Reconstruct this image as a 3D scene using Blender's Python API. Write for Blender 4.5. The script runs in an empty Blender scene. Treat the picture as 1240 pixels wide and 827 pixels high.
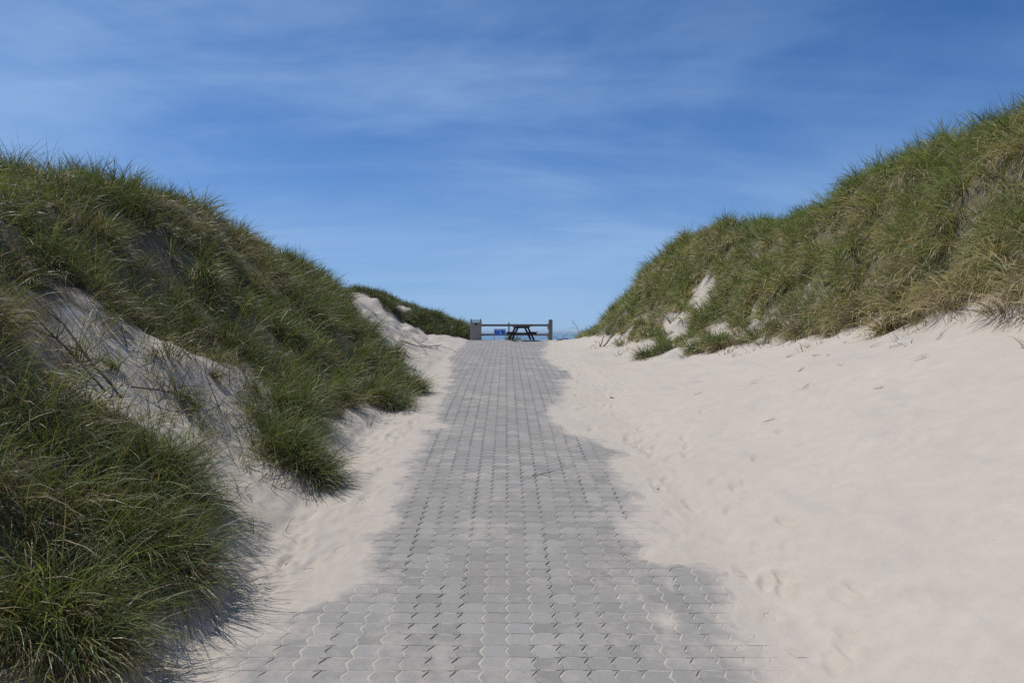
import bpy, bmesh
from mathutils import Vector
import numpy as np, math
rng = np.random.default_rng(7)
CAM_Z = 2.9
F = 827.0            # focal length in pixels of a 1240 px wide frame

# ---------------------------------------------------------------- maths
def pchip(xs, ys, x):
    """monotone cubic through (xs, ys); ys may carry extra axes after the first"""
    xs = np.asarray(xs, float); ys = np.asarray(ys, float)
    h = np.diff(xs); hh = h.reshape((-1,) + (1,) * (ys.ndim - 1))
    d = np.diff(ys, axis=0) / hh
    m = np.zeros_like(ys)
    m[0], m[-1] = d[0], d[-1]
    w1 = 2 * hh[1:] + hh[:-1]; w2 = hh[1:] + 2 * hh[:-1]
    same = d[:-1] * d[1:] > 0
    with np.errstate(divide='ignore', invalid='ignore'):
        hm = (w1 + w2) / (w1 / d[:-1] + w2 / d[1:])
    m[1:-1] = np.where(same, hm, 0)
    x = np.clip(np.asarray(x, float), xs[0], xs[-1])
    i = np.clip(np.searchsorted(xs, x) - 1, 0, len(xs) - 2)
    t = (x - xs[i]) / h[i]
    sh = t.shape + (1,) * (ys.ndim - 1)
    t = t.reshape(sh); H = h[i].reshape(sh)
    return ((2*t**3 - 3*t**2 + 1) * ys[i] + (t**3 - 2*t**2 + t) * H * m[i]
            + (-2*t**3 + 3*t**2) * ys[i+1] + (t**3 - t**2) * H * m[i+1])

def sstep(a, b, x):
    t = np.clip((x - a) / (b - a), 0, 1)
    return t * t * (3 - 2 * t)

def _hash(ix, iy, seed):
    n = (ix.astype(np.int64) * 374761393 + iy.astype(np.int64) * 668265263 + seed * 1442695041) & 0xFFFFFFFF
    n = ((n ^ (n >> 13)) * 1274126177) & 0xFFFFFFFF
    n = (n ^ (n >> 16)) & 0xFFFFFFFF
    return n / 4294967296.0 * 2 * math.pi

def noise(x, y, seed=0):
    x = np.asarray(x, float); y = np.asarray(y, float)
    ix = np.floor(x); iy = np.floor(y); fx = x - ix; fy = y - iy
    u = fx**3 * (fx * (fx * 6 - 15) + 10); v = fy**3 * (fy * (fy * 6 - 15) + 10)
    def g(dx, dy):
        a = _hash(ix + dx, iy + dy, seed)
        return np.cos(a) * (fx - dx) + np.sin(a) * (fy - dy)
    a = g(0, 0) * (1 - u) + g(1, 0) * u
    b = g(0, 1) * (1 - u) + g(1, 1) * u
    return (a * (1 - v) + b * v) * 1.5

def fbm(x, y, seed=0, n=4):
    s = 0; a = 1.0
    for k in range(n):
        s = s + a * noise(x * 2**k, y * 2**k, seed + k * 17); a *= 0.5
    return s

# ---------------------------------------------------------------- lie of the land (heights relative to the eye)
PATH_Y = [-30, -10, 0, 3, 5.17, 10, 15.6, 21, 26.7, 33, 37, 39.5, 43, 50, 62, 90, 120, 400]
PATH_Z = [-3.0, -2.95, -2.86, -2.68, -2.49, -1.98, -1.51, -1.2, -.93, -.64, -.47, -.5, -.8, -1.9, -4.2, -7.6, -9.6, -14]
def path_z(Y): return pchip(PATH_Y, PATH_Z, Y) + CAM_Z
def path_cx(Y): return -0.03 - 0.008 * (np.asarray(Y, float) - 5)

XS = [-120, -40, -25, -14, -10, -8, -6, -4.5, -3.2, -2.35, 2.1, 3.5, 5.5, 7, 9, 10.5, 11.5, 14, 25, 40, 120]
ST = {
 -30: [1.0, 1.5, 2.0, 2.4, 2.3, 1.6, 0.1, -1.6, -2.6, -3.0, -3.0, -2.7, -1.6, -.6, 1.6, 3.3, 4.0, 4.2, 3.0, 2.0, 1.0],
 0:   [1.0, 1.6, 2.2, 2.7, 2.5, 1.8, 0.2, -1.3, -2.5, -2.85, -2.86, -2.4, -1.2, -.2, 1.9, 3.5, 4.1, 4.4, 3.0, 2.0, 1.0],
 5.17:[1.0, 1.6, 2.2, 2.9, 2.7, 2.0, 0.4, -1.05, -2.12, -2.46, -2.47, -2.0, -.85, .05, 2.0, 3.6, 4.2, 4.5, 3.0, 2.0, 1.0],
 10:  [1.0, 1.6, 2.1, 2.7, 2.65, 2.1, .3, -.68, -1.56, -1.94, -1.95, -1.6, -.65, .1, 2.0, 3.6, 4.1, 4.3, 3.0, 2.0, 1.0],
 15.6:[1.0, 1.7, 2.4, 3.1, 3.2, 2.9, .95, -.4, -1.25, -1.48, -1.48, -1.25, -.65, -.1, 2.1, 3.9, 4.5, 4.7, 3.2, 2.0, 1.0],
 20:  [1.0, 1.7, 2.4, 2.9, 2.9, 2.65, 1.2, -.1, -1.0, -1.24, -1.23, -1.1, -.6, .1, 2.8, 4.4, 4.6, 4.6, 3.2, 2.0, 1.0],
 24:  [1.0, 1.6, 2.2, 2.4, 2.4, 2.15, 1.0, -.1, -.85, -1.03, -1.03, -.95, -.2, .8, 3.0, 3.65, 3.8, 4.0, 3.2, 2.0, 1.0],
 28:  [1.0, 1.6, 2.1, 2.1, 2.0, 1.8, .7, -.3, -.75, -.86, -.86, -.7, .5, 1.8, 3.9, 4.1, 4.0, 3.9, 3.0, 2.0, 1.0],
 32:  [1.0, 1.4, 1.7, 1.5, 1.45, 1.3, .3, -.35, -.6, -.69, -.69, -.4, 1.3, 3.1, 4.1, 4.0, 3.9, 3.6, 2.6, 1.8, .9],
 35:  [.9, 1.2, 1.5, 1.35, 1.0, .6, .0, -.3, -.45, -.55, -.54, -.4, 1.15, 2.3, 3.2, 3.2, 3.2, 3.0, 2.2, 1.6, .8],
 38.5:[.8, 1.3, 1.8, 2.2, 2.0, 1.4, .35, -.2, -.42, -.48, -.48, -.5, -.15, .3, .9, 1.4, 1.6, 1.8, 1.6, 1.2, .6],
 42:  [.6, 1.2, 1.8, 2.5, 2.3, 2.0, 1.25, .7, .15, -.4, -.75, -.9, -.7, -.5, -.1, .3, .5, .8, .9, .8, .4],
 47:  [-.4, .2, .8, 1.3, 1.3, 1.1, .8, .5, .1, -.25, -1.5, -1.7, -1.7, -1.6, -1.4, -1.2, -1.1, -.9, -.6, -.5, -.6],
 62:  [-4.2]*21, 90: [-7.6]*21, 120: [-9.6]*21, 400: [-14]*21,
}
SY = sorted(ST); SZ = np.array([ST[k] for k in SY], float)

def base_grid(xs, ys):
    a = pchip(XS, SZ.T, xs)              # (nx, stations)
    z = pchip(SY, a.T, ys)               # (ny, nx)
    return z + CAM_Z

# ---------------------------------------------------------------- ground grid
def axis(lo_far, lo, hi, hi_far, step, g):
    a = list(np.arange(lo, hi + step * .5, step))
    up = []; s = step; x = a[-1]
    while x < hi_far: s *= g; x += s; up.append(x)
    dn = []; s = step; x = a[0]
    while x > lo_far: s *= g; x -= s; dn.append(x)
    return np.array(dn[::-1] + a + up)
GX = axis(-1500, -4.0, 4.4, 1500, .026, 1.032)
ys = []; y = 3.0
while y < 46: ys.append(y); y += .02 + .0056 * (y - 3)
s = ys[-1] - ys[-2]; up = []
while y < 420: up.append(y); s *= 1.06; y += s
dn = []; s = .02; y = 3.0
while y > -1500: s *= 1.12; y -= s; dn.append(y)
GY = np.array(dn[::-1] + ys + up)

LT_Y = [-60, 0, 4.4, 5.4, 6.2, 7.6, 8.4, 9.4, 10.4, 11.8, 14.5, 17, 19, 20.5, 22, 25, 28, 31, 34]
LT_X = [-3.6, -3.5, -3.15, -3.2, -3.15, -3.35, -3.2, -2.85, -3.1, -3.0, -2.55, -2.5, -2.9, -3.6, -4.5, -6.1, -7.4, -9.0, -13]
RT_Y = [-60, 0, 9.6, 12.8, 15.9, 18.8, 22, 28, 36]
RT_X = [7.4, 7.3, 7.15, 7.2, 6.75, 5.9, 4.7, 4.1, 3.5]
BARE = np.array([(-5.75, 8.9), (-5.55, 10.9), (-4.95, 11.5), (-4.1, 11.6), (-3.7, 10.4), (-3.1, 9.4), (-2.9, 8.2), (-3.4, 7.9), (-4.2, 7.7), (-4.9, 7.6), (-5.5, 7.9)])

def poly_dist(P, x, y):
    """signed distance to a closed polygon, positive inside"""
    d = np.full(np.shape(x), 1e9); ins = np.zeros(np.shape(x), bool)
    n = len(P)
    for i in range(n):
        ax, ay = P[i]; bx, by = P[(i + 1) % n]
        ex, ey = bx - ax, by - ay
        t = np.clip(((x - ax) * ex + (y - ay) * ey) / (ex * ex + ey * ey), 0, 1)
        d = np.minimum(d, np.hypot(x - ax - t * ex, y - ay - t * ey))
        c = ((ay > y) != (by > y)) & (x < (bx - ax) * (y - ay) / (by - ay + 1e-12) + ax)
        ins ^= c
    return np.where(ins, d, -d)

def grass_left(x, y):
    n = fbm(x / 1.3, y / 1.3, 3, 3)
    d = np.interp(y, LT_Y, LT_X) - x + .35 * n
    g = sstep(-.05, .3, d) * (y < 33.5) * (y > -12)
    b = poly_dist(BARE, x, y) + .35 * fbm(x / .7, y / .7, 9, 3)
    g = g * (1 - .96 * sstep(-.4, .3, b))
    # small blow-outs and thin places higher up
    h = fbm(x / 1.1 + 7, y / 1.6, 23, 3)
    g = g * (1 - .12 * sstep(.42, .7, h))
    return g
def grass_right(x, y):
    n = fbm(x / 1.1, y / 1.1, 5, 3)
    d = x - np.interp(y, RT_Y, RT_X) + .4 * n
    g = sstep(-.05, .5, d) * (y < 38.5) * (y > -12)
    thin = sstep(15.5, 19, y) * (1 - sstep(27.5, 30.5, y)) * (1 - sstep(1.3, 2.9, d))
    g = g * (1 - thin * sstep(-.35, .1, fbm(x / .8, y / 1.4, 31, 3)) * .97)
    sl = np.hypot((x - 7.1 - (y - 26) * .1) / .55, (y - 25.6) / 1.5)
    g = g * sstep(.8, 1.2, sl + .3 * n)
    return g
def grass_far(x, y):
    n = fbm(x / 1.2, y / 1.2, 41, 3)
    front = 38.9 + .35 * np.maximum(0, -x - 5.5) - .25 * np.minimum(0, -x - 4)
    g = sstep(-.2, .4, y - front + .7 * n) * (x < -2.45) * (x > -22) * (y < 47)
    sandy = np.hypot((x + 6.6) / .55, (y - 41.2) / 1.6)
    g = g * sstep(.8, 1.2, sandy + .2 * n)
    m = sstep(1.3, .5, np.hypot((x - .15) / .75, (y - 45.3) / 1.2) + .2 * n)
    return np.maximum(g, m)
def grass_mask(x, y): return np.maximum(np.maximum(grass_left(x, y) * (x < 0), grass_right(x, y) * (x > 0)), grass_far(x, y))

# where the drifted sand ends on the paving
PL_Y = [-60, 3, 5.2, 5.8, 6.2, 7.4, 8.7, 10.1, 11.9, 12.3, 12.6, 13.2, 14.5, 18.6, 22, 26.4, 34.6, 38, 60]
PL_X = [-1.6, -1.9, -2.1, -1.95, -1.55, -1.45, -1.5, -1.5, -1.52, -1.62, -1.2, -1.5, -1.6, -1.72, -2.0, -2.5, -2.4, -2.6, -3.2]
PR_Y = [-60, 3, 5.1, 5.9, 6.6, 6.85, 7.6, 8.6, 10.1, 11.3, 12.2, 12.9, 14, 15.6, 18.5, 21, 23.5, 26.6, 30, 34.5, 38, 60]
PR_X = [1.6, 1.75, 1.83, 1.85, 1.9, 1.62, 1.45, 1.55, 1.5, 1.5, 1.15, .75, .9, 1.15, 1.35, 1.55, 1.3, 1.25, 1.45, 1.8, 2.1, 2.6]
def sand_margin(x, y):
    """metres into the drifted sand (negative on swept paving)"""
    m = np.maximum(np.interp(y, PL_Y, PL_X) - x, x - np.interp(y, PR_Y, PR_X))
    m = m - .09 + .19 * fbm(x / .5, y / .7, 51, 4) + .07 * fbm(x / .1, y / .14, 57, 2)
    for cx, cy, sx, sy, a in ((1.3, 5.75, .14, .3, .6), (1.12, 6.15, .1, .16, .5), (1.0, 6.7, .24, .12, .4), (1.15, 5.15, .2, .09, .55), (1.45, 6.3, .1, .2, .4), (1.5, 7.0, .3, .2, .6), (.9, 6.1, .12, .1, .5),
                              (-1.25, 6.45, .2, .1, .15), (1.35, 12.7, .35, .9, .35), (.75, 11.7, .25, .35, .25), (1.9, 14.5, .4, 1.0, -.45), (1.55, 20, .25, 1.2, -.35), (1.5, 10.8, .3, .3, -.3)):
        m = m + a * np.exp(-((x - cx) / sx) ** 2 - ((y - cy) / sy) ** 2)
    return m

PRINTS = []
r_ = np.random.default_rng(11)
for _ in range(230):                       # a trodden strip between paving and grass, and a few strays on the bank
    yy = 4.2 + 16 * r_.random() ** 1.6
    PRINTS.append((np.interp(yy, PL_Y, PL_X) - .15 - .95 * r_.random(), yy, r_.uniform(-.5, .5), r_.uniform(.006, .018)))
for _ in range(110):
    yy = 5 + 20 * r_.random() ** 1.3
    PRINTS.append((np.interp(yy, PR_Y, PR_X) + .3 + 1.2 * r_.random() ** 1.3, yy, r_.uniform(-.6, .6), r_.uniform(.012, .028)))
for p in ((2.35, 6.3), (2.45, 6.15), (2.9, 8.5), (3.3, 9.2), (2.7, 10.5), (3.9, 9.9), (3.4, 12.2)):
    PRINTS.append((p[0], p[1], .3, .03))

XX, YY = np.meshgrid(GX, GY)
B = base_grid(GX, GY)
on_path = sstep(2.75, 2.35, -XX) * sstep(2.5, 2.1, XX)
B = B * (1 - on_path) + path_z(YY) * on_path
GM = grass_mask(XX, YY)
near = sstep(140, 60, np.abs(XX)) * sstep(60, 48, YY) * sstep(-80, -20, YY)
left_d = sstep(2.9, 4.6, -XX) * near
right_d = sstep(6.2, 8.2, XX - .9 * sstep(17, 24, YY) * 0) * near
late_r = sstep(3.6, 5.5, XX) * sstep(18, 24, YY) * near
right_d = np.maximum(right_d, late_r)
Z = B + (left_d + right_d) * ((.32 + .10 * (XX > 0)) * fbm(XX / 2.6, YY / 2.6, 71, 3) + (.13 + .05 * (XX > 0)) * fbm(XX / .8, YY / .8, 73, 3) * (1 - .7 * sstep(-.3, .3, poly_dist(BARE, XX, YY))))
bank = sstep(2.2, 4.0, XX) * (1 - right_d) * near
Z += bank * (.07 * fbm(XX / 2.8, YY / 3.5, 77, 2) + .032 * fbm((XX + .5 * YY) / .6, (YY - .3 * XX) / 1.8, 79, 4))
Z += near * .55 * np.exp(-((XX + .6) / 1.5) ** 2 - ((YY - 45.5) / 2.2) ** 2)
Z += sstep(55, 90, np.abs(XX)) * 1.2 * fbm(XX / 30, YY / 30, 83, 4)
bare_w = sstep(-.3, .3, poly_dist(BARE, XX, YY)) * (np.abs(XX) < 8)
Z += bare_w * (.03 * fbm(XX / .6, YY / .5, 87, 3) + .018 * fbm(XX / .16, YY / .16, 88, 3))
# drifted sand over the paving
SM = sand_margin(XX, YY)
edge = sstep(3.4, 2.5, np.abs(XX)) * near
ph = (XX - path_cx(YY)) / .2; ph = np.abs(ph - np.round(ph))
seam = sstep(.19, .13, ph) * sstep(-.1, -.35, SM)
fill = -.0021 - seam * (.0045 * sstep(5.5, 8.5, YY) + .008 * sstep(-.08, .5, noise(np.round((XX - path_cx(YY)) / .2) * .77 + 40, YY / 2.2, 94) + .25 * noise(XX / .5, YY / .5, 96)))
sand = np.where(SM < 0, np.maximum(fill, fill * sstep(0, -.12, SM)), fill + np.minimum(SM, .9) * .045)
sand = sand + .0012 * noise(XX / .12, YY / .12, 91) + .0016 * noise(XX / .35, YY / 1.6, 93) * (SM < .1)
sand = sand + .006 * noise(XX / .9, YY / .9, 6)
Z += edge * sand + (1 - edge) * .025 * near
# trodden sand
tr = sstep(.12, .3, SM) * near * np.where(XX < 0, sstep(4.2, 3.2, -XX), sstep(3.6, 2.2, XX) * .5) * sstep(40, 25, YY)
Z += tr * (.017 * fbm(XX / .21, YY / .24, 95, 3))
FP = np.zeros_like(Z)
for fx, fy, fa, dp in PRINTS:
    ix = slice(np.searchsorted(GX, fx - .4), np.searchsorted(GX, fx + .4)); iy = slice(np.searchsorted(GY, fy - .5), np.searchsorted(GY, fy + .5))
    dx = XX[iy, ix] - fx; dy = YY[iy, ix] - fy
    u = dx * math.cos(fa) - dy * math.sin(fa); v = dx * math.sin(fa) + dy * math.cos(fa)
    r = np.sqrt((u / .06) ** 2 + (v / .14) ** 2)
    FP[iy, ix] += -dp * sstep(1.35, .4, r) + dp * .3 * np.exp(-((r - 1.35) / .3) ** 2)
Z += FP * sstep(.1, .25, SM) * near
# a crust of hummocks in the hollow beyond the left dune
Z += near * sstep(2.6, 4.2, -XX) * sstep(22, 28, YY) * .05 * fbm(XX / .5, YY / .5, 97, 3)

def ground_z(x, y):
    x = np.asarray(x, float); y = np.asarray(y, float)
    i = np.clip(np.searchsorted(GX, x) - 1, 0, len(GX) - 2); j = np.clip(np.searchsorted(GY, y) - 1, 0, len(GY) - 2)
    u = (x - GX[i]) / (GX[i + 1] - GX[i]); v = (y - GY[j]) / (GY[j + 1] - GY[j])
    return (Z[j, i] * (1 - u) * (1 - v) + Z[j, i + 1] * u * (1 - v) + Z[j + 1, i] * (1 - u) * v + Z[j + 1, i + 1] * u * v)
def slope(x, y, e=.35):
    return ((ground_z(x + e, y) - ground_z(x - e, y)) / (2 * e), (ground_z(x, y + e) - ground_z(x, y - e)) / (2 * e))

# ---------------------------------------------------------------- Blender plumbing
scene = bpy.context.scene
COL = scene.collection
def props(o, label=None, cat=None, group=None, kind=None):
    if label: o['label'] = label
    if cat: o['category'] = cat
    if group: o['group'] = group
    if kind: o['kind'] = kind
    return o
def link(name, me, mat, parent=None):
    o = bpy.data.objects.new(name, me); COL.objects.link(o)
    if mat: me.materials.append(mat)
    if parent: o.parent = parent
    return o
def empty(name, loc, rz=0):
    o = bpy.data.objects.new(name, None); COL.objects.link(o)
    o.location = loc; o.rotation_euler = (0, 0, rz); o.empty_display_size = .2
    return o
def raw_mesh(name, V, loops, starts, smooth=True):
    me = bpy.data.meshes.new(name)
    me.vertices.add(len(V)); me.vertices.foreach_set('co', np.ascontiguousarray(V, np.float32).ravel())
    me.loops.add(len(loops)); me.loops.foreach_set('vertex_index', np.ascontiguousarray(loops, np.int32))
    me.polygons.add(len(starts)); me.polygons.foreach_set('loop_start', np.ascontiguousarray(starts, np.int32))
    me.polygons.foreach_set('use_smooth', np.full(len(starts), smooth, bool))
    me.update(calc_edges=True)
    return me
def attr(me, name, data, kind='FLOAT'):
    a = me.attributes.new(name, kind, 'POINT')
    a.data.foreach_set('color' if 'COLOR' in kind else 'value', np.ascontiguousarray(data, np.float32).ravel())

class NT:
    """tiny node-tree writer"""
    def __init__(s, name):
        s.m = bpy.data.materials.new(name); s.m.use_nodes = True
        s.t = s.m.node_tree; s.t.nodes.clear()
        s.out = s.t.nodes.new('ShaderNodeOutputMaterial')
    def n(s, kind, **kw):
        x = s.t.nodes.new('ShaderNode' + kind)
        for k, v in kw.items():
            if k.startswith('i_'):
                key = k[2:]; key = int(key) if key.isdigit() else key.replace('_', ' ')
                s.put(x.inputs[key], v)
            else: setattr(x, k, v)
        return x
    def put(s, sock, v):
        if isinstance(v, bpy.types.NodeSocket): s.t.links.new(v, sock)
        elif isinstance(v, (tuple, list)) and sock.type == 'RGBA' and len(v) == 3: sock.default_value = (*v, 1)
        else: sock.default_value = v
    def coords(s, scale=(1, 1, 1), out='Object'):
        tc = s.n('TexCoord'); mp = s.n('Mapping'); s.t.links.new(tc.outputs[out], mp.inputs[0]); mp.inputs['Scale'].default_value = scale
        return mp.outputs[0]
    def noise(s, scale, detail=4, rough=.55, vec=None, dist=0):
        x = s.n('TexNoise'); x.inputs['Scale'].default_value = scale; x.inputs['Detail'].default_value = detail
        x.inputs['Roughness'].default_value = rough; x.inputs['Distortion'].default_value = dist
        if vec: s.t.links.new(vec, x.inputs['Vector'])
        return x.outputs[0]
    def ramp(s, fac, stops):
        r = s.n('ValToRGB'); s.put(r.inputs[0], fac)
        e = r.color_ramp.elements
        while len(e) < len(stops): e.new(.5)
        for q, (p, c) in zip(e, stops):
            q.position = p; q.color = (c, c, c, 1) if isinstance(c, (int, float)) else (*c, 1)
        return r.outputs[0]
    def mix(s, fac, a, b, mode='MIX'):
        x = s.n('Mix', data_type='RGBA', blend_type=mode)
        s.put(x.inputs[0], fac); s.put(x.inputs[6], a); s.put(x.inputs[7], b)
        return x.outputs[2]
    def math(s, op, a, b=0.0):
        x = s.n('Math', operation=op); s.put(x.inputs[0], a); s.put(x.inputs[1], b)
        return x.outputs[0]
    def attr(s, name, color=False):
        x = s.n('Attribute', attribute_name=name)
        return x.outputs[0] if color else x.outputs[2]
    def bump(s, h, strength=.5, dist=.01, normal=None):
        b = s.n('Bump'); b.inputs['Strength'].default_value = strength; b.inputs['Distance'].default_value = dist
        s.put(b.inputs['Height'], h)
        if normal: s.put(b.inputs['Normal'], normal)
        return b.outputs[0]
    def pbr(s, color, rough=.8, normal=None, spec=.3, metal=0.0):
        p = s.n('BsdfPrincipled'); s.put(p.inputs['Base Color'], color); s.put(p.inputs['Roughness'], rough)
        p.inputs['Specular IOR Level'].default_value = spec; p.inputs['Metallic'].default_value = metal
        if normal: s.put(p.inputs['Normal'], normal)
        s.t.links.new(p.outputs[0], s.out.inputs[0])
        return p

def mat_sand():
    t = NT('dry_sand'); v = t.coords()
    big = t.ramp(t.noise(.6, 4, .6, v), [(.3, (.438, .384, .318)), (.7, (.49, .434, .362))])
    mid = t.mix(t.ramp(t.noise(5, 5, .65, v), [(.35, 0.0), (.75, 1.0)]), big, (.41, .357, .297))
    grain = t.noise(420, 2, .6, v)
    c = t.mix(.22, mid, t.ramp(grain, [(.3, (.30, .255, .21)), (.7, (.62, .56, .49))]))
    fl = t.ramp(t.noise(70, 3, .6, v), [(.68, 0.0), (.72, 1.0)])
    c = t.mix(t.math('MULTIPLY', fl, .5), c, (.14, .11, .085))
    damp = t.ramp(t.noise(1.4, 5, .6, t.coords((1, .45, 1)), .6), [(.55, 0.0), (.70, 1.0)])
    c = t.mix(t.math('MULTIPLY', damp, .45), c, (.36, .335, .32))
    lit = t.attr('litter')
    soil = t.mix(t.noise(22, 4, .7, v), (.055, .045, .028), (.20, .16, .10))
    lf = t.ramp(t.math('ADD', lit, t.math('MULTIPLY', t.math('SUBTRACT', t.noise(9, 5, .7, v), .5), .9)), [(.35, 0.0), (.75, 1.0)])
    c = t.mix(t.math('MULTIPLY', lf, .92), c, soil)
    h = t.math('ADD', t.math('MULTIPLY', t.noise(26, 5, .65, v), .8), t.math('MULTIPLY', grain, .12))
    t.pbr(c, .92, t.bump(h, .6, .014), .15)
    return t.m
def mat_paver():
    t = NT('concrete_block'); v = t.coords()
    rnd = t.attr('tone'); dust = t.attr('dust')
    c = t.ramp(rnd, [(0.0, (.20, .188, .17)), (.5, (.272, .257, .235)), (1.0, (.335, .317, .29))])
    c = t.mix(t.ramp(t.noise(.75, 3, .5, v), [(.42, 0.0), (.68, .6)]), c, (.235, .213, .19))
    c = t.mix(.42, c, t.ramp(t.noise(130, 3, .75, v), [(.32, (.11, .105, .10)), (.68, (.39, .375, .355))]))
    d = t.math('ADD', dust, t.math('MULTIPLY', t.math('ADD', t.math('SUBTRACT', t.noise(7, 6, .7, v), .5), t.math('SUBTRACT', t.noise(1.3, 3, .6, v), .5)), 1.35))
    c = t.mix(t.math('MULTIPLY', t.ramp(d, [(.2, 0.0), (.95, 1.0)]), .92), c, (.455, .40, .345))
    t.pbr(c, .9, t.bump(t.noise(190, 3, .7, v), .35, .004), .2)
    return t.m
def mat_grass():
    t = NT('marram_blade'); c = t.attr('col', True)
    p = t.n('BsdfPrincipled'); t.put(p.inputs['Base Color'], c); p.inputs['Roughness'].default_value = .42; p.inputs['Specular IOR Level'].default_value = .32
    tr = t.n('BsdfTranslucent'); t.put(tr.inputs[0], t.mix(1.0, c, (1.0, 1.0, .55), 'MULTIPLY'))
    m = t.n('MixShader'); m.inputs[0].default_value = .33
    t.t.links.new(p.outputs[0], m.inputs[1]); t.t.links.new(tr.outputs[0], m.inputs[2]); t.t.links.new(m.outputs[0], t.out.inputs[0])
    return t.m
def mat_wood(name, a, b, scale=(3, 3, 40), rough=.8):
    t = NT(name); v = t.coords(scale)
    g = t.noise(4, 6, .65, v, .4)
    c = t.mix(t.ramp(g, [(.3, 0.0), (.7, 1.0)]), a, b)
    c = t.mix(t.math('MULTIPLY', t.ramp(t.noise(9, 4, .6, t.coords()), [(.5, 0.0), (.75, 1.0)]), .3), c, tuple(x * .55 for x in a))
    t.pbr(c, rough, t.bump(g, .5, .006), .25)
    return t.m
def mat_plain(name, col, rough=.5, metal=0.0, var=.25):
    t = NT(name); v = t.coords()
    c = t.mix(t.math('MULTIPLY', t.noise(14, 5, .6, v), var), col, tuple(x * .45 + .02 for x in col))
    t.pbr(c, rough, None, .4, metal)
    return t.m
def mat_sea():
    t = NT('sea_water'); v = t.coords()
    w = t.math('ADD', t.noise(.35, 4, .6, t.coords((.35, 1, 1))), t.math('MULTIPLY', t.noise(.04, 3, .5, v), 2.0))
    foam = t.ramp(t.noise(.05, 5, .65, t.coords((.12, 1, 1))), [(.66, 0.0), (.74, .5)])
    t.pbr(t.mix(foam, (.10, .19, .27), (.5, .55, .58)), .32, t.bump(w, .25, .5), .5)
    return t.m

M_SAND, M_PAVER, M_GRASS = mat_sand(), mat_paver(), mat_grass()
M_GREYWOOD = mat_wood('weathered_grey_timber', (.25, .23, .20), (.40, .375, .33), (14, 14, 1.5))
M_RAIL = mat_wood('weathered_rail_timber', (.17, .15, .125), (.29, .265, .23), (1.5, 14, 14))
M_POST = mat_wood('mossy_post_timber', (.15, .145, .11), (.30, .29, .23), (14, 14, 1.5))
M_TABLE = mat_wood('dark_stained_timber', (.020, .015, .012), (.05, .038, .03), (14, 1.5, 14), .7)
M_STICK = mat_wood('dead_bark', (.05, .04, .032), (.12, .098, .08), (8, 8, 8), .9)
M_PALESTICK = mat_wood('bleached_driftwood', (.16, .14, .12), (.33, .30, .26), (8, 8, 8), .9)
M_BLUE = mat_plain('blue_sign_enamel', (.02, .17, .72), .4)
M_WHITE = mat_plain('white_sign_paint', (.72, .76, .80), .45, 0, .1)
M_STEEL = mat_plain('galvanised_steel', (.32, .33, .34), .45, .7)
M_SLOT_SHADE = mat_plain('slot_shade_paint', (.02, .02, .02), .9)  # near-black colour painted for the shade inside the bin slot

# ---------------------------------------------------------------- ground, path, sea
ny, nx = Z.shape
V = np.stack([XX, YY, Z], -1).reshape(-1, 3)
q = (np.arange(ny - 1)[:, None] * nx + np.arange(nx - 1)[None, :]).ravel()
loops = np.stack([q, q + 1, q + nx + 1, q + nx], 1).ravel()
me = raw_mesh('ground', V, loops, np.arange(len(q)) * 4)
val = sstep(2.6, 4, -XX) * sstep(9.5, 7.5, -XX) * sstep(24, 29, YY) * sstep(41, 38, YY)
attr(me, 'litter', np.clip(GM + .42 * val * (.6 + noise(XX / .5, YY / .7, 117)) + .3 * bare_w * (.5 + noise(XX / .3, YY / .3, 118)), 0, 1).ravel())
props(link('ground', me, M_SAND), 'pale drifted beach sand forming the ground and the dune slopes', None, None, 'structure')

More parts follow.
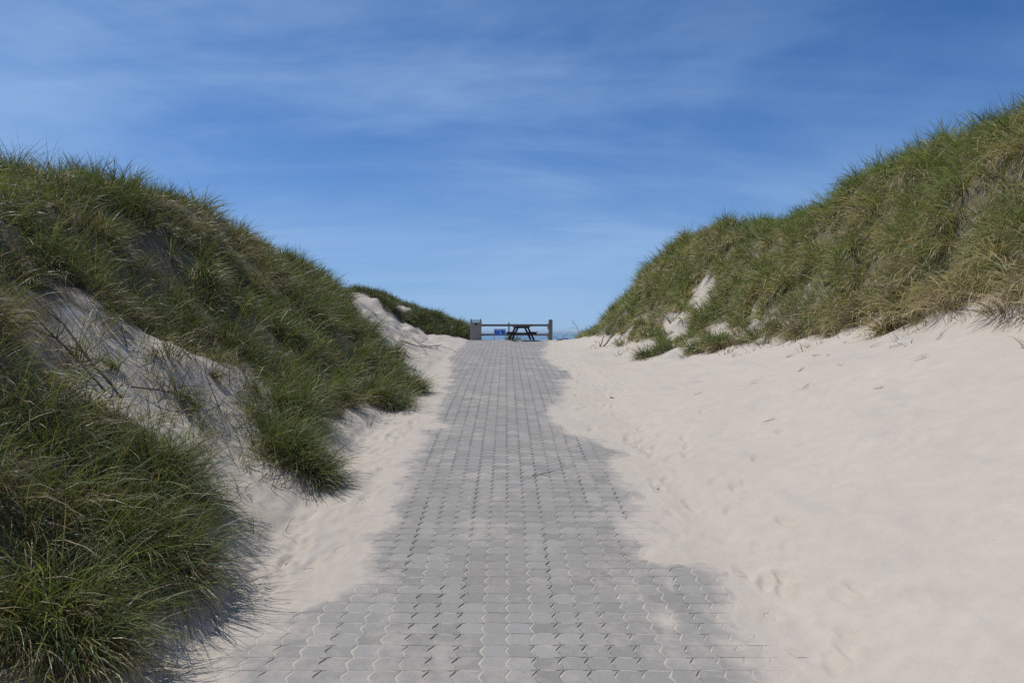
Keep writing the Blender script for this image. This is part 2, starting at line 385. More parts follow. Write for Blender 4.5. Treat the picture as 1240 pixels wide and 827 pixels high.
W_, D_ = .2, .168
def paving():
    r = np.random.default_rng(5)
    a, b = .0185, .0045
    fx = lambda v: np.interp(v, [0, .12, .5, .62, 1.0], [a, a, -a, -a, a])
    fy = lambda u: b * np.sin(2 * math.pi * u)
    vs = [0, .12, .5, .62]; us = [0, .25, .5, .75]
    o = []
    for u in us: o.append((u * W_ + fx(0), fy(u)))
    for v in vs: o.append((W_ + fx(v), v * D_ + fy(1)))
    for u in us: o.append(((1 - u) * W_ + fx(1), D_ + fy(1 - u)))
    for v in vs: o.append((fx(1 - v), (1 - v) * D_ + fy(0)))
    o = np.array(o); c = np.array([W_ / 2, D_ / 2]); n = len(o)
    def inset(e):
        ey = .62
        p, nx_ = np.roll(o, 1, 0), np.roll(o, -1, 0)
        d = nx_ - p; nn = np.stack([d[:, 1], -d[:, 0]], 1); nn /= np.linalg.norm(nn, axis=1)[:, None]
        return o - nn * e * np.array([1.0, ey])
    rings = [(inset(.0055), -.03), (inset(.0055), -.0035), (inset(.0075), -.001), (inset(.0105), 0.0)]
    T = np.concatenate([np.column_stack([p, np.full(n, z)]) for p, z in rings])
    ix = np.arange(-14, 12); iy = np.arange(-16, int(36.5 / D_))
    I, J = [g.ravel() for g in np.meshgrid(ix, iy)]
    y0 = 3.0 + J * D_
    keep = y0 < 39.2
    I, J, y0 = I[keep], J[keep], y0[keep]
    x0 = I * W_ + path_cx(y0)
    N = len(I)
    wob = .006 * noise(x0 / 1.5, y0 / 1.5, 3); wob2 = .006 * noise(x0 / 1.5, y0 / 1.5, 4)
    dz = np.abs(r.normal(0, .0008, N)); tx, ty = r.normal(0, .0025, N), r.normal(0, .0025, N)
    V = np.empty((N, len(T), 3))
    lx, ly = T[:, 0] - c[0], T[:, 1] - c[1]
    V[:, :, 0] = x0[:, None] + T[:, 0] + (wob + r.normal(0, .0012, N))[:, None]
    V[:, :, 1] = y0[:, None] + T[:, 1] + (wob2 + r.normal(0, .0012, N))[:, None]
    V[:, :, 2] = path_z(V[:, :, 1]) + T[:, 2] + dz[:, None] + .006 * noise(V[:, :, 0] / .9, V[:, :, 1] / .9, 6) + tx[:, None] * lx + ty[:, None] * ly
    F = []
    for k in range(3):
        for i in range(n):
            F.append((k * n + i, k * n + (i + 1) % n, (k + 1) * n + (i + 1) % n, (k + 1) * n + i))
    top = [3 * n + i for i in range(n)]
    fl = np.array([x for f in F for x in f] + top); m = len(T)
    st = np.concatenate([np.arange(len(F)) * 4, [len(F) * 4]])
    loops = (np.arange(N)[:, None] * m + fl).ravel()
    starts = (np.arange(N)[:, None] * len(fl) + st).ravel()
    Vf = V.reshape(-1, 3)
    me = raw_mesh('path', Vf, loops, starts, False)
    attr(me, 'tone', np.repeat(np.clip(r.normal(.5, .27, N), 0, 1), m))
    sm = sand_margin(Vf[:, 0], Vf[:, 1])
    low = sstep(-.012, -.004, Vf[:, 2] - path_z(Vf[:, 1])) 
    attr(me, 'dust', np.clip(.19 + sstep(-.36, .03, sm) * .76 + (1 - low) * .3, 0, 1.0))
    return props(link('path', me, M_PAVER), 'grey interlocking concrete block path half covered by drifted sand', None, None, 'structure')
paving()

SEA = -8.3 + CAM_Z
xs = np.concatenate([-np.geomspace(12000, 50, 24), np.linspace(-40, 40, 9), np.geomspace(50, 12000, 24)]); yv = np.geomspace(88, 14000, 40)
X2, Y2 = np.meshgrid(xs, yv); nx2 = len(xs)
q = (np.arange(len(yv) - 1)[:, None] * nx2 + np.arange(nx2 - 1)[None, :]).ravel()
me = raw_mesh('sea', np.stack([X2, Y2, np.full_like(X2, SEA)], -1).reshape(-1, 3), np.stack([q, q + 1, q + nx2 + 1, q + nx2], 1).ravel(), np.arange(len(q)) * 4)
props(link('sea', me, mat_sea()), 'hazy blue sea beyond the crest of the path', None, None, 'structure')

# sea air: one closed box of thin even haze
hz = NT('sea_air'); pv = hz.n('VolumePrincipled'); pv.inputs['Color'].default_value = (.80, .90, 1, 1); pv.inputs['Density'].default_value = 1.6e-4
pv.inputs['Anisotropy'].default_value = 0.0
hz.t.links.new(pv.outputs[0], hz.out.inputs['Volume'])
bm = bmesh.new(); bmesh.ops.create_cube(bm, size=1)
bmesh.ops.scale(bm, vec=(25000, 27000, 24), verts=bm.verts); bmesh.ops.translate(bm, vec=(0, 1000, -1.0), verts=bm.verts)
me = bpy.data.meshes.new('haze'); bm.to_mesh(me); bm.free()
props(link('haze', me, hz.m), 'thin pale sea haze that fades the distant water', None, None, 'stuff')

# ---------------------------------------------------------------- marram grass
GREENS = np.array([(.030, .062, .011), (.054, .098, .014), (.090, .140, .022), (.064, .108, .046), (.130, .155, .034), (.040, .068, .014)])
STRAWS = np.array([(.34, .27, .15), (.26, .20, .11), (.42, .35, .22), (.20, .15, .085), (.30, .25, .16)])

def blades(P, az, e0, e1, L, Wd, c0, c1, r, segs=4):
    N = len(P)
    t = np.arange(segs + 1) / segs
    bend = (t[:-1] + .5 / segs) ** 1.25
    ang = e0[:, None] + (e1 - e0)[:, None] * bend[None]
    az2 = az[:, None] + r.normal(0, .16, N)[:, None] * t[None, :-1] * 2
    st = np.stack([np.cos(ang) * np.cos(az2), np.cos(ang) * np.sin(az2), np.sin(ang)], -1) * (L / segs)[:, None, None]
    pts = np.concatenate([P[:, None], P[:, None] + np.cumsum(st, 1)], 1)
    roll = r.uniform(-1.3, 1.3, N)
    sd = np.stack([-np.sin(az), np.cos(az), np.zeros(N)], -1)
    up = np.stack([-np.sin(e0) * np.cos(az), -np.sin(e0) * np.sin(az), np.cos(e0)], -1)
    side = sd * np.cos(roll)[:, None] + up * np.sin(roll)[:, None]
    wt = np.array([.75, 1.0, .92, .66, .4, .2])[:segs] if segs > 3 else np.array([.8, 1.0, .7])
    m = 2 * segs + 1
    V = np.empty((N, m, 3))
    for k in range(segs):
        off = side * (Wd * wt[k] * .5)[:, None]
        V[:, 2 * k] = pts[:, k] - off; V[:, 2 * k + 1] = pts[:, k] + off
    V[:, -1] = pts[:, -1]
    f = []; s = []; p = 0
    for k in range(segs - 1):
        f += [2 * k, 2 * k + 1, 2 * k + 3, 2 * k + 2]; s.append(p); p += 4
    f += [2 * segs - 2, 2 * segs - 1, 2 * segs]; s.append(p)
    tt = np.repeat(t, 2)[:m]; tt[-1] = 1
    C = np.ones((N, m, 4)); k = (tt[None, :, None] ** .7)
    C[:, :, :3] = c0[:, None] * (1 - k) + c1[:, None] * k
    return V, C, f, s

def build_blades(name, parts):
    Vs, Cs, Ls, Ss = [], [], [], []; vo = lo = 0
    for V, C, f, s in parts:
        N, m = V.shape[:2]
        Vs.append(V.reshape(-1, 3)); Cs.append(C.reshape(-1, 4))
        Ls.append((np.arange(N)[:, None] * m + np.array(f) + vo).ravel()); Ss.append((np.arange(N)[:, None] * len(f) + np.array(s) + lo).ravel())
        vo += N * m; lo += N * len(f)
    me = raw_mesh(name, np.concatenate(Vs), np.concatenate(Ls), np.concatenate(Ss))
    attr(me, 'col', np.concatenate(Cs), 'FLOAT_COLOR')
    return me

def tufts(cx, cy, per, rad, length, dry, width, r, lean=(0, 0), segs=4, loose=1.0, droop=1.0, gain=1.0):
    """blades of many tufts; cx, cy, per, rad, length, dry are arrays over tufts"""
    idx = np.repeat(np.arange(len(cx)), per); N = len(idx)
    a = r.uniform(0, 2 * math.pi, N); q = np.sqrt(r.random(N)); rr = q * rad[idx]
    px = cx[idx] + np.cos(a) * rr; py = cy[idx] + np.sin(a) * rr
    P = np.stack([px, py, ground_z(px, py) - .02], -1)
    sx, sy = slope(cx, cy); sx, sy = sx[idx], sy[idx]
    tl = r.normal(0, .5, (len(cx), 2))[idx]
    out = q * loose
    dx = np.cos(a) * out + lean[0] - .75 * np.clip(sx, -1.2, 1.2) + tl[:, 0] + r.normal(0, .2, N)
    dy = np.sin(a) * out + lean[1] - .75 * np.clip(sy, -1.2, 1.2) + tl[:, 1] + r.normal(0, .2, N)
    az = np.arctan2(dy, dx); mag = np.hypot(dx, dy)
    dead = r.random(N) < dry[idx]
    e0 = np.radians(np.clip(86 - 22 * mag - np.where(dead, 14, 0) + r.normal(0, 7, N), 5, 89))
    e1 = e0 - np.radians(np.clip((28 + 42 * mag) * droop * r.uniform(.4, 1.5, N) + np.where(dead, 28, 0), 5, 150))
    L = length[idx] * r.uniform(.55, 1.15, N) * np.where(dead, .85, 1)
    Wd = width * r.uniform(.65, 1.25, N)
    g = GREENS[r.integers(0, len(GREENS), N)] * r.uniform(.55, 1.6, N)[:, None] * (r.uniform(.62, 1.4, len(cx))[idx] * gain)[:, None]
    s = STRAWS[r.integers(0, len(STRAWS), N)] * (r.uniform(.65, 1.15, N) * r.uniform(.75, 1.2, len(cx))[idx] * gain)[:, None]
    mixd = (r.random(N) ** 3)[:, None] * .55                       # leaf tips dying back
    c1 = np.where(dead[:, None], s, g * (1 - mixd) + s * mixd)
    c0 = np.where(dead[:, None], s * .75, g * .55 + s * .30)
    return blades(P, az, e0, e1, L, Wd, c0, c1, r, segs)

def scatter(mask, x0, x1, y0, y1, dens, r):
    n = int((x1 - x0) * (y1 - y0) * dens)
    x = r.uniform(x0, x1, n); y = r.uniform(y0, y1, n)
    k = r.random(n) < mask(x, y)
    return x[k], y[k]

def sward(name, mask, zones, dry_fn, lean, seed, label, len_fn, gain=1.0):
    r = np.random.default_rng(seed); parts = []
    for x0, x1, y0, y1, dens, per, width, segs in zones:
        x, y = scatter(mask, x0, x1, y0, y1, dens, r)
        if not len(x): continue
        n = len(x)
        parts.append(tufts(x, y, np.maximum(6, r.normal(per, per * .3, n)).astype(int), r.uniform(.06, .17, n), len_fn(x, y) * r.uniform(.75, 1.2, n),
                           np.clip(dry_fn(x, y) + r.normal(0, .1, n), .03, .95), width, r, lean, segs, gain=gain))
    o = link(name, build_blades(name, parts), M_GRASS)
    return props(o, label, None, None, 'stuff')

def dry_left(x, y):
    return .31 + .34 * sstep(.0, .6, fbm(x / 1.5, y / 1.9, 101, 3)) + .25 * sstep(1.4, .4, np.hypot((x + 7) / 1.3, (y - 17.5) / 4))
def dry_right(x, y):
    return .36 + .36 * sstep(-.05, .6, fbm(x / 1.6, y / 1.8, 103, 3)) +   .42 * sstep(1.9, .3, x - np.interp(y, RT_Y, RT_X)) * sstep(20, 14, y)
def len_std(x, y): return .74 + .26 * fbm(x / 1.2, y / 1.2, 105, 2)
def len_right(x, y): return .84 - .34 * sstep(16, 19, y) * (1 - sstep(1.2, 2.8, x - np.interp(y, RT_Y, RT_X))) + .28 * fbm(x / 1.2, y / 1.2, 107, 2)

sward('dune_grass', grass_left, [(-9.6, -2.4, 2.5, 8, 13, 48, .0092, 5), (-10.5, -2.2, 8, 13, 12, 46, .0102, 5), (-11, -2, 13, 19, 12, 44, .0115, 4),
      (-12, -2, 19, 26, 12, 40, .016, 3), (-13, -4, 26, 33.5, 11, 34, .021, 3), (-8, -3, -3, 2.5, 10, 40, .007, 3)],
      dry_left, (.22, -.12), 21, 'dense dark green marram grass covering the big left dune', len_std, 1.22)
sward('dune_grass', grass_right, [(6.2, 13.5, 7.5, 13, 16, 52, .0105, 4), (6, 14, 13, 18, 15, 48, .0125, 4), (4.5, 14, 18, 24, 13, 42, .016, 4),
      (3.3, 13, 24, 31, 13, 38, .02, 3), (3, 12, 31, 38.5, 12, 34, .023, 3), (6.8, 12, 0, 7.5, 8, 36, .007, 3)],
      dry_right, (-.10, -.12), 22, 'green and straw coloured marram grass covering the big right dune', len_right, 1.85)
def hanging(x, y):
    d = x - np.interp(y, RT_Y, RT_X) + .5 * fbm(x / .8, y / .8, 111, 3)
    return sstep(0, .25, d) * (1 - sstep(.9, 1.9, d)) * sstep(.45, 0, fbm(x / .9, y / 1.3, 113, 3)) * (y > 7) * (y < 20)
sward('dry_grass', hanging, [(6, 10, 7.5, 13, 12, 40, .008, 4), (5.5, 10, 13, 20, 10, 36, .011, 4)], lambda x, y: .97 + 0 * x, (-.5, -.15), 26,
      'hanging dry brown grass along the lower edge of the right dune', lambda x, y: .62 + 0 * x, .72)
shoot = lambda x, y: sstep(-.05, .25, poly_dist(BARE, x, y) + .2 * fbm(x / .7, y / .7, 9, 3))
sward('sparse_grass', shoot, [(-6, -2.8, 7.3, 12, 21, 12, .0078, 4)], lambda x, y: .5 + 0 * x, (.05, -.1), 27,
      'thin scattered grass shoots on the bare sand patch of the left dune', lambda x, y: .48 + .16 * noise(x / .5, y / .5, 3), 1.2)
def stray(x, y):
    dl = np.interp(y, LT_Y, LT_X) - x; dr = x - np.interp(y, RT_Y, RT_X)
    w = .3 * fbm(x / .6, y / .6, 121, 2)
    return (sstep(-1.0, -.1, dl + w) * sstep(.5, .1, dl) * (x < 0) + sstep(-1.1, -.1, dr + w) * sstep(.5, .1, dr) * (x > 0)) * (y < 33)
sward('stray_grass', stray, [(-4.5, -2, 4.2, 9, 5, 6, .008, 4), (-4.5, -1.9, 9, 19, 4, 6, .010, 3), (5, 9, 8, 17, 4, 7, .010, 3), (3.2, 7, 17, 30, 3, 8, .014, 3)], lambda x, y: .5 + 0 * x, (0, -.1), 28,
      'stray grass shoots coming up through the sand along the edges of the dunes', lambda x, y: .30 + 0 * x, 1.0)
sward('dune_grass', grass_far, [(-18, -2.4, 38.5, 47, 22, 36, .022, 3), (-1, 1.2, 43.5, 47, 9, 26, .014, 3)],
      lambda x, y: .22 + .2 * noise(x / 1.5, y / 1.5, 3), (.1, -.05), 23, 'low dark green grass on the small far dune behind the litter bin', lambda x, y: .58 + .3 * noise(x / .9, y / .9, 44))

def tussock(x, y, n, rad, length, dry, width, label, seed, lean=(.2, -.15), loose=1.5, group=None, droop=1.0):
    r = np.random.default_rng(seed)
    k = max(1, int(n / 90)); a = r.uniform(0, 6.283, k); q = np.sqrt(r.random(k)) * rad * .8
    cx, cy = x + np.cos(a) * q, y + np.sin(a) * q
    per = np.full(k, n // k)
    p = tufts(cx, cy, per, np.full(k, max(.03, rad * .45)), np.full(k, length), np.full(k, dry), width, r, lean, 5, loose, droop, 1.3)
    o = link('grass_tussock', build_blades('grass_tussock', [p]), M_GRASS)
    M = o.data; base = Vector((x, y, float(ground_z(x, y))))
    M.transform(__import__('mathutils').Matrix.Translation(-base)); o.location = base
    return props(o, label, 'grass tussock', group)

tussock(-3.2, 4.75, 1250, .42, .9, .40, .0095, 'large drooping marram tussock cut by the bottom left corner', 301, (.3, -.2))
tussock(-3.25, 5.95, 1400, .45, .95, .42, .0095, 'big overhanging marram tussock with long shadow on the left sand strip', 302, (.32, -.2))
tussock(-3.55, 6.9, 1200, .38, .85, .36, .0095, 'dense tussock just above the biggest overhanging one on the left', 303, (.3, -.15))
tussock(-2.85, 9.1, 1500, .40, .74, .26, .009, 'rounded bright green tussock standing forward of the left dune by the sand strip', 304, (.2, -.2))
tussock(-3.2, 9.75, 1000, .36, .7, .24, .009, 'upper green tussock directly behind the rounded bright one by the sand strip', 308, (.2, -.2))
tussock(-3.45, 10.7, 900, .36, .68, .28, .009, 'tussock joining the rounded bright pair to the grass of the left dune', 309, (.2, -.15))
tussock(-2.65, 14.2, 1200, .42, .74, .3, .0125, 'bushy tussock at the foot of the left dune nearest the paving', 305, (.3, -.1))
tussock(-2.55, 16.2, 1000, .42, .7, .3, .013, 'farthest spreading tussock at the foot of the left dune', 306, (.3, -.1))
for i, (x, y, n, L, lab) in enumerate((
        (-4.0, 10.6, 90, .5, 'thin upright tuft on the upper right of the bare sand patch'),
        (-4.35, 10.0, 60, .42, 'sparse little tuft in the middle of the bare sand patch'),
        (-4.15, 9.0, 70, .45, 'sparse tuft at the lower edge of the bare sand patch'),
        (-4.9, 9.3, 50, .4, 'short wispy tuft left of centre on the bare sand patch'),
        (-5.2, 10.1, 60, .45, 'wispy tuft near the top of the bare sand patch'),
        (-3.65, 9.8, 110, .5, 'small green tuft between the bare patch and the rounded tussock'),
        (-5.1, 8.7, 80, .5, 'leaning tuft at the far left edge of the bare sand patch'),
        (-4.6, 10.7, 70, .5, 'tall thin tuft near the top right corner of the bare sand patch'))):
    tussock(x, y, n, .08, L, .3, .006, lab, 320 + i, (.1, -.1), 1.0, 'sparse tufts on the bare sand patch')
tussock(4.35, 22.3, 420, .26, .62, .35, .012, 'yellow green tuft at the sandy toe of the right dune', 340, (-.1, -.15))
tussock(4.95, 21.9, 420, .26, .66, .3, .012, 'upright green tuft right of the yellow green one on the right dune toe', 341, (-.1, -.15))
tussock(5.6, 20.6, 350, .26, .6, .4, .012, 'straggly tuft on the pale sand below the middle of the right dune', 342, (-.1, -.15))
tussock(11.3, 15.6, 900, .5, 1.05, .2, .009, 'tall dark tussock crowning the right dune at the picture edge', 343, (0, 0), .7)

# ---------------------------------------------------------------- branches and scraps
def tube(bm, pts, r0, r1, sides=6):
    rings = []
    n = len(pts)
    for i, p in enumerate(pts):
        t = (pts[min(i + 1, n - 1)] - pts[max(i - 1, 0)]).normalized()
        a = t.orthogonal().normalized(); b = t.cross(a)
        rad = r0 + (r1 - r0) * i / (n - 1)
        rings.append([bm.verts.new(p + a * math.cos(k * 6.2832 / sides) * rad + b * math.sin(k * 6.2832 / sides) * rad) for k in range(sides)])
    for i in range(n - 1):
        for k in range(sides):
            bm.faces.new((rings[i][k], rings[i][(k + 1) % sides], rings[i + 1][(k + 1) % sides], rings[i + 1][k]))
    bm.faces.new(rings[0][::-1]); bm.faces.new(rings[-1])
def grow(bm, r, start, d, length, rad, depth, kink=.35, fork=3):
    n = 7; pts = [start]; dd = d.normalized()
    for i in range(n):
        dd = (dd + Vector(r.normal(0, kink / 2, 3)) * .6).normalized()
        pts.append(pts[-1] + dd * length / n)
    tube(bm, pts, rad, rad * .45, 6 if depth else 5)
    if depth:
        for k in range(fork):
            i = int(r.integers(2, n)); nd = (dd + Vector(r.normal(0, .65, 3))).normalized()
            grow(bm, r, pts[i], nd, length * r.uniform(.3, .6), rad * .5, depth - 1, kink, 2)
def branch(x, y, d, length, rad, label, seed, lift=.03, mat=None, depth=1, fork=3, group=None, name='dead_branch', cat='branch', kink=.35):
    r = np.random.default_rng(seed); bm = bmesh.new()
    grow(bm, r, Vector((0, 0, 0)), Vector(d), length, rad, depth, kink, fork)
    me = bpy.data.meshes.new(name); bm.to_mesh(me); bm.free()
    for p in me.polygons: p.use_smooth = True
    o = link(name, me, mat or M_STICK); o.location = (x, y, float(ground_z(x, y)) + lift)
    return props(o, label, cat, group)
def along(x0, y0, x1, y1, rise=.0):
    z0, z1 = float(ground_z(x0, y0)), float(ground_z(x1, y1))
    return (x1 - x0, y1 - y0, z1 - z0 + rise), math.dist((x0, y0, z0), (x1, y1, z1 + rise))
def lay(x0, y0, x1, y1, rad, label, seed, rise=.05, **kw):
    d, L = along(x0, y0, x1, y1, rise)
    return branch(x0, y0, d, L, rad, label, seed, **kw)
lay(-4.5, 7.85, -5.75, 8.35, .019, 'long thick dark dead branch curving down the left of the bare sand patch', 401, .22, lift=.12, kink=.18)
lay(-4.6, 7.7, -5.5, 7.95, .014, 'thinner dark branch beside the long thick one on the bare sand patch', 402, .3, lift=.12, kink=.18)
lay(-3.75, 10.0, -4.85, 11.3, .015, 'slanting dark branch leaning over the right of the bare sand patch', 403, .3, lift=.16, kink=.2)
lay(-4.75, 8.5, -4.1, 9.2, .010, 'crooked dark twig lying low in the middle of the bare sand patch', 404, .06, lift=.04)
lay(-5.1, 9.9, -4.5, 10.5, .009, 'thin bent twig at the top of the bare sand patch', 405, .12, lift=.05)
lay(-4.0, 9.3, -4.35, 9.9, .009, 'short dark stick standing out from the middle right of the bare sand patch', 420, .2, lift=.05, depth=0)
r9 = np.random.default_rng(909)
for (x, y), lab in zip(((-4.3, 8.4), (-5.2, 9.2), (-4.6, 9.8), (-3.9, 8.6), (-5.0, 10.6), (-4.2, 10.3)),
        ('fine dark twig just right of the two long branches on the bare sand patch', 'fine dark twig high on the left of the bare sand patch', 'fine dark twig in the centre of the bare sand patch',
         'fine dark twig at the lower right of the bare sand patch', 'fine dark twig under the top edge of the bare sand patch', 'fine dark twig beside the slanting branch on the bare sand patch')):
    a = r9.uniform(-.6, .6) + 2.4
    lay(x, y, x + .6 * math.cos(a), y + .6 * math.sin(a), .007, lab, int(r9.integers(1e6)), .16, lift=.02, fork=4)
lay(-4.3, 27.5, -2.9, 27.9, .022, 'dark forked branch lying highest on the sand left of the path', 406, .02, lift=.05, fork=4)
lay(-4.0, 24.5, -2.75, 24.9, .02, 'dark forked branch lying in the middle on the sand left of the path', 407, .02, lift=.05, fork=4)
lay(-3.5, 22.0, -2.55, 22.4, .02, 'dark branch lying lowest on the sand left of the path', 408, .02, lift=.05)
lay(3.7, 27.5, 4.7, 28.3, .035, 'bleached crooked branch lying at the foot of the right dune', 411, .1, lift=.06, mat=M_PALESTICK, fork=4)
lay(3.6, 28.0, 4.5, 29.2, .028, 'second bleached branch crossing behind the crooked one', 412, .35, lift=.06, mat=M_PALESTICK)
lay(7.6, 16.6, 8.6, 16.4, .03, 'dark bare stick poking out of the grass high on the right dune', 413, -.1, lift=.62)
lay(6.9, 22.0, 7.05, 22.1, .014, 'short dark upright twig in the middle of the right dune', 414, .45, lift=.2)
lay(2.2, 15.3, 2.4, 14.85, .012, 'small dark stick lying on the bare sand right of the path', 415, .02, lift=.02, depth=0)
lay(.28, 9.55, .68, 9.75, .006, 'thin reddish twig lying on the paving', 416, .01, lift=.012, fork=2)
branch(3.5, 35.6, (-.15, -.1, 1), .9, .016, 'leafless grey shrub standing right of the fence', 417, 0, M_PALESTICK, 2, 5, None, 'bare_shrub', 'shrub', .5)
branch(3.0, 36.6, (-.8, -.2, .25), .8, .03, 'low heap of dark brushwood right of the thick fence post', 418, .05, M_STICK, 2, 6, None, 'brushwood', 'brushwood', .6)
branch(-4.6, 9.9, (.2, 0, 1), .35, .006, 'small dry twig standing upright in the bare sand patch', 419, 0, M_STICK, 1, 3)

r5 = np.random.default_rng(55)
SCRAPS = [(4.9, 11.3), (5.2, 12.4), (5.6, 11.6), (6.0, 12.9), (6.3, 11.4), (6.6, 13.6), (4.5, 12.9), (6.6, 10.6), (5.7, 14.2), (4.1, 15.1), (6.9, 12.0), (5.2, 9.6), (6.0, 9.9), (4.0, 10.4), (3.6, 13.4), (6.4, 12.2), (5.9, 13.4)]
for x, y in SCRAPS:
    n = int(r5.integers(4, 9))
    P = np.column_stack([r5.normal(0, .07, n), r5.normal(0, .05, n), np.zeros(n)]); P[:, 2] = ground_z(x + P[:, 0], y + P[:, 1]) - float(ground_z(x, y)) + .01
    az = r5.uniform(0, 6.28) + r5.normal(0, .6, n); sx, sy = slope(np.full(n, x), np.full(n, y))
    e = np.arctan(sx * np.cos(az) + sy * np.sin(az)) + .08
    c = STRAWS[r5.integers(0, 5, n)] * .6; P[:, :2] *= .3
    o = link('grass_scrap', build_blades('grass_scrap', [blades(P, az, e, e - .2, r5.uniform(.08, .28, n), np.full(n, .006), c, c, r5, 4)]), M_GRASS)
    o.location = (x, y, float(ground_z(x, y)))
    props(o, 'small scrap of dry brown grass lying on the bare right sand bank', 'grass scrap', 'dry grass scraps on the right sand bank')


# ---------------------------------------------------------------- fence, bin, sign, table
def box(bm, cx, cy, cz, sx, sy, sz, bev=.006, rot=None):
    from mathutils import Matrix
    M = Matrix.Translation((cx, cy, cz)) @ (rot if rot else Matrix.Identity(4)) @ Matrix.Diagonal((sx, sy, sz, 1))
    g = bmesh.ops.create_cube(bm, size=1, matrix=M)
    if bev:
        es = list({e for v in g['verts'] for e in v.link_edges})
        bmesh.ops.bevel(bm, geom=es, offset=bev, segments=2, affect='EDGES', profile=.6)
def part(name, mat, parent, fn):
    bm = bmesh.new(); fn(bm)
    me = bpy.data.meshes.new(name); bm.to_mesh(me); bm.free()
    return link(name, me, mat, parent)
from mathutils import Matrix
FY = 37.6
gz = lambda x, y: float(ground_z(x, y))
# fence: two long rails on a thin middle post and a thick end post
x0f, x1f = -1.70, 2.0
fz = float(path_z(FY)) - .01
fence = empty('fence', (0, FY, fz))
props(fence, 'weathered two rail timber fence closing the top of the path', 'fence')
for z, h in ((.83, .12), (.31, .10)):
    part('rail', M_RAIL, fence, lambda bm, z=z, h=h: box(bm, (x0f + x1f) / 2, 0, z, x1f - x0f, .045, h))
part('post', M_RAIL, fence, lambda bm: box(bm, -.17, .062, .42, .075, .075, 1.14))
def endpost(bm):
    box(bm, 2.12, 0, .46, .21, .21, 1.32, .012)
    box(bm, 2.12, 0, 1.135, .17, .17, .03, .01)
part('end_post', M_POST, fence, endpost)
for z in (.83, .31):
    part('bracket', M_GREYWOOD, fence, lambda bm, z=z: (box(bm, 1.955, -.06, z, .12, .07, .17), box(bm, 1.985, -.10, z - .16, .07, .05, .16)))
# litter bin of upright slats between corner posts
bz = gz(-2.0, FY - .1)
bin_ = empty('litter_bin', (-1.98, FY - .15, float(path_z(FY)) - .02))
props(bin_, 'box shaped grey slatted wooden litter bin at the left end of the fence', 'litter bin')
part('body', M_GREYWOOD, bin_, lambda bm: [box(bm, -.24 + k * .08, -.26, .5, .073, .024, .93, .004) for k in range(7)] + [box(bm, -.24 + k * .08, .26, .5, .073, .024, .93, .004) for k in range(7)]
     + [box(bm, s * .285, -.2 + k * .08, .5, .024, .073, .93, .004) for k in range(6) for s in (-1, 1)] + [box(bm, 0, 0, .03, .54, .5, .04, .003)])
for sx in (-1, 1):
    for sy in (-1, 1):
        part('corner_post', M_RAIL, bin_, lambda bm, sx=sx, sy=sy: box(bm, sx * .262, sy * .222, .56, .05, .05, 1.24, .008))
part('lid', M_GREYWOOD, bin_, lambda bm: box(bm, 0, 0, 1.0, .66, .60, .05, .008))
for s in (-1, 1): part('top_rail', M_RAIL, bin_, lambda bm, s=s: box(bm, 0, s * .222, 1.10, .472, .04, .05, .006))
part('painted_slot_shade', M_SLOT_SHADE, bin_, lambda bm: box(bm, .03, -.274, .885, .13, .012, .085, .02))  # dark plate on unbroken slats, its colour standing in for the slot's shade
# blue sign on two thin legs
SYY = 36.9
sg = empty('sign', (-.66, SYY, float(path_z(SYY))))
props(sg, 'small blue sign with pale marks on two thin legs in front of the fence', 'sign')
part('panel', M_BLUE, sg, lambda bm: box(bm, 0, 0, .43, .56, .02, .29, .008))
for s_ in (-1, 1): part('leg', M_STEEL, sg, lambda bm, s_=s_: box(bm, s_ * .30, .012, .28, .028, .028, .70, .004))
for z in (.60, .265): part('cross_bar', M_STEEL, sg, lambda bm, z=z: box(bm, 0, .012, z, .572, .026, .024, .004))
part('symbol', M_WHITE, sg, lambda bm: (box(bm, .04, -.0125, .375, .06, .004, .10, .0), box(bm, .04, -.0125, .455, .05, .004, .045, .0)))
part('lettering', M_WHITE, sg, lambda bm: [box(bm, -.19 + k * .045, -.0125, .525, .028, .004, .028, .0) for k in range(6)])
# picnic table seen end-on
TY = 36.2
tb = empty('picnic_table', (.50, TY, float(path_z(TY)) + .004), math.radians(9))
tb.scale = (1.06, 1, .98)
props(tb, 'dark stained picnic table with attached benches at the top of the path', 'picnic table')
part('tabletop', M_TABLE, tb, lambda bm: [box(bm, -.28 + k * .14, 0, .755, .132, 1.5, .042, .006) for k in range(5)] + [box(bm, 0, s * .5, .70, .62, .09, .07, .006) for s in (-1, 1)])
for s in (-1, 1): part('bench', M_TABLE, tb, lambda bm, s=s: [box(bm, s * (.50 + k * .14), 0, .455, .132, 1.5, .042, .006) for k in range(2)])
for s in (-1, 1):
    part('cross_beam', M_TABLE, tb, lambda bm, s=s: box(bm, 0, s * .5, .385, 1.36, .05, .095, .006))
    for q in (-1, 1):
        def leg(bm, s=s, q=q):
            a = Vector((q * .24, s * .452, .72)); b = Vector((q * .56, s * .452, 0.03)); d = b - a
            box(bm, *((a + b) / 2), .095, .045, d.length, .006, Matrix.Rotation(-q * math.atan2(.32, .69), 4, 'Y'))
        part('leg', M_TABLE, tb, leg)

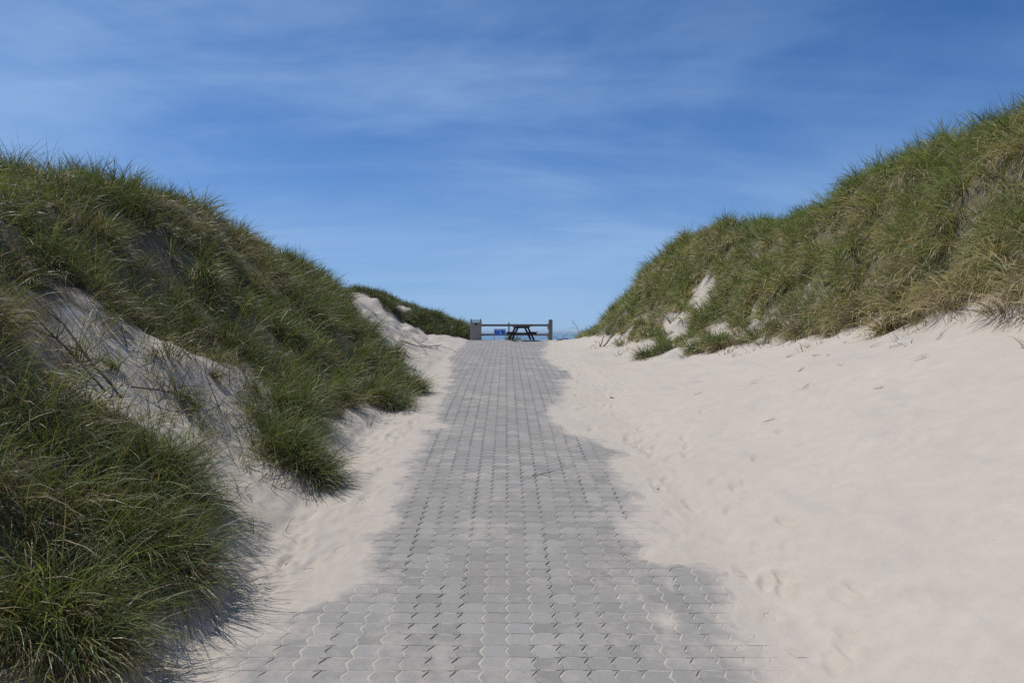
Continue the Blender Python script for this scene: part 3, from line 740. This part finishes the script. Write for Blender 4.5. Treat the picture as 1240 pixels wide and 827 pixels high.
# ---------------------------------------------------------------- light, air, camera
AZ, EL = math.radians(-72), math.radians(63)         # compass bearing from +Y, clockwise
world = bpy.data.worlds.new('World'); scene.world = world; world.use_nodes = True
t = world.node_tree; t.nodes.clear()
N = lambda k: t.nodes.new('ShaderNode' + k); Lk = t.links.new
sky = N('TexSky'); sky.sky_type = 'NISHITA'; sky.sun_disc = False
sky.sun_elevation = EL; sky.sun_rotation = AZ
sky.altitude = 0; sky.air_density = .45; sky.dust_density = 0; sky.ozone_density = 10
tc = N('TexCoord'); sep = N('SeparateXYZ'); Lk(tc.outputs['Generated'], sep.inputs[0])
def M2(op, a, b):
    x = N('Math'); x.operation = op
    for i, v in enumerate((a, b)):
        if isinstance(v, bpy.types.NodeSocket): Lk(v, x.inputs[i])
        else: x.inputs[i].default_value = v
    return x.outputs[0]
den = M2('ADD', M2('MAXIMUM', sep.outputs[2], 0.0), .16)
cb = N('CombineXYZ'); Lk(M2('DIVIDE', sep.outputs[0], den), cb.inputs[0]); Lk(M2('DIVIDE', sep.outputs[1], den), cb.inputs[1])
def cloud(scale, stretch, rot, lo, hi, detail, dist):
    mp = N('Mapping'); Lk(cb.outputs[0], mp.inputs[0]); mp.inputs['Scale'].default_value = (stretch[0], stretch[1], 1); mp.inputs['Rotation'].default_value = (0, 0, rot)
    nz = N('TexNoise'); Lk(mp.outputs[0], nz.inputs['Vector']); nz.inputs['Scale'].default_value = scale; nz.inputs['Detail'].default_value = detail
    nz.inputs['Roughness'].default_value = .58; nz.inputs['Distortion'].default_value = dist
    mr = N('MapRange'); mr.interpolation_type = 'SMOOTHSTEP'; Lk(nz.outputs[0], mr.inputs[0]); mr.inputs[1].default_value = lo; mr.inputs[2].default_value = hi
    return mr.outputs[0]
hs = N('HueSaturation'); hs.inputs['Saturation'].default_value = 1.17; Lk(sky.outputs[0], hs.inputs['Color'])
def mrange(v, a, b):
    mr = N('MapRange'); mr.interpolation_type = 'SMOOTHSTEP'; Lk(v, mr.inputs[0]); mr.inputs[1].default_value = a; mr.inputs[2].default_value = b
    return mr.outputs[0]
def blend(fac, a, b):
    mx = N('Mix'); mx.data_type = 'RGBA'; Lk(fac, mx.inputs[0]); Lk(a, mx.inputs[6])
    if isinstance(b, tuple): mx.inputs[7].default_value = b
    else: Lk(b, mx.inputs[7])
    return mx.outputs[2]
c1 = cloud(.75, (.6, 1.0), .5, .36, .72, 6, .5)          # broad veils
c2 = cloud(1.3, (.26, 1.5), .42, .42, .80, 9, .6)        # drawn-out streaks
c3 = cloud(2.6, (.22, 1.5), -.2, .48, .85, 9, .5)        # fine fibres
east = M2('SUBTRACT', 1.0, M2('MULTIPLY', mrange(sep.outputs[0], .05, .62), .6))      # clear towards the right
mask = M2('MULTIPLY', M2('ADD', .12, M2('ADD', M2('ADD', M2('MULTIPLY', c1, .6), M2('MULTIPLY', c2, .22)), M2('MULTIPLY', c3, .16))), east)
low = M2('SUBTRACT', 1.0, mrange(sep.outputs[2], -.02, .36))
bank = M2('MULTIPLY', low, .8)
col = blend(bank, hs.outputs[0], (1.9, 2.9, 4.1, 1))
col = blend(M2('MINIMUM', mask, .75), col, (2.2, 3.4, 5.3, 1))
bg = N('Background'); bg.inputs[1].default_value = .128; Lk(col, bg.inputs[0])
ow = N('OutputWorld'); Lk(bg.outputs[0], ow.inputs[0])

sun = bpy.data.lights.new('sun', 'SUN'); sun.energy = 3.4; sun.angle = math.radians(.53); sun.color = (1, .965, .91)
so = bpy.data.objects.new('sun', sun); COL.objects.link(so)
to_sun = Vector((math.sin(AZ) * math.cos(EL), math.cos(AZ) * math.cos(EL), math.sin(EL)))
so.rotation_euler = to_sun.to_track_quat('Z', 'Y').to_euler(); so.location = to_sun * 60

cam = bpy.data.cameras.new('camera'); co = bpy.data.objects.new('camera', cam); COL.objects.link(co)
cam.sensor_width = 36; cam.lens = 36 * F / 1240; cam.clip_start = .05; cam.clip_end = 90000
co.location = (0, 0, CAM_Z); co.rotation_euler = (math.radians(90 - .83), 0, 0)
scene.camera = co
scene.view_settings.view_transform = 'Standard'; scene.view_settings.look = 'None'
scene.view_settings.exposure = .2; scene.view_settings.gamma = 1; scene.view_settings.use_curve_mapping = False
scene.cycles.max_bounces = 6; scene.cycles.diffuse_bounces = 3; scene.cycles.transmission_bounces = 3; scene.cycles.transparent_max_bounces = 4
scene.cycles.use_denoising = False
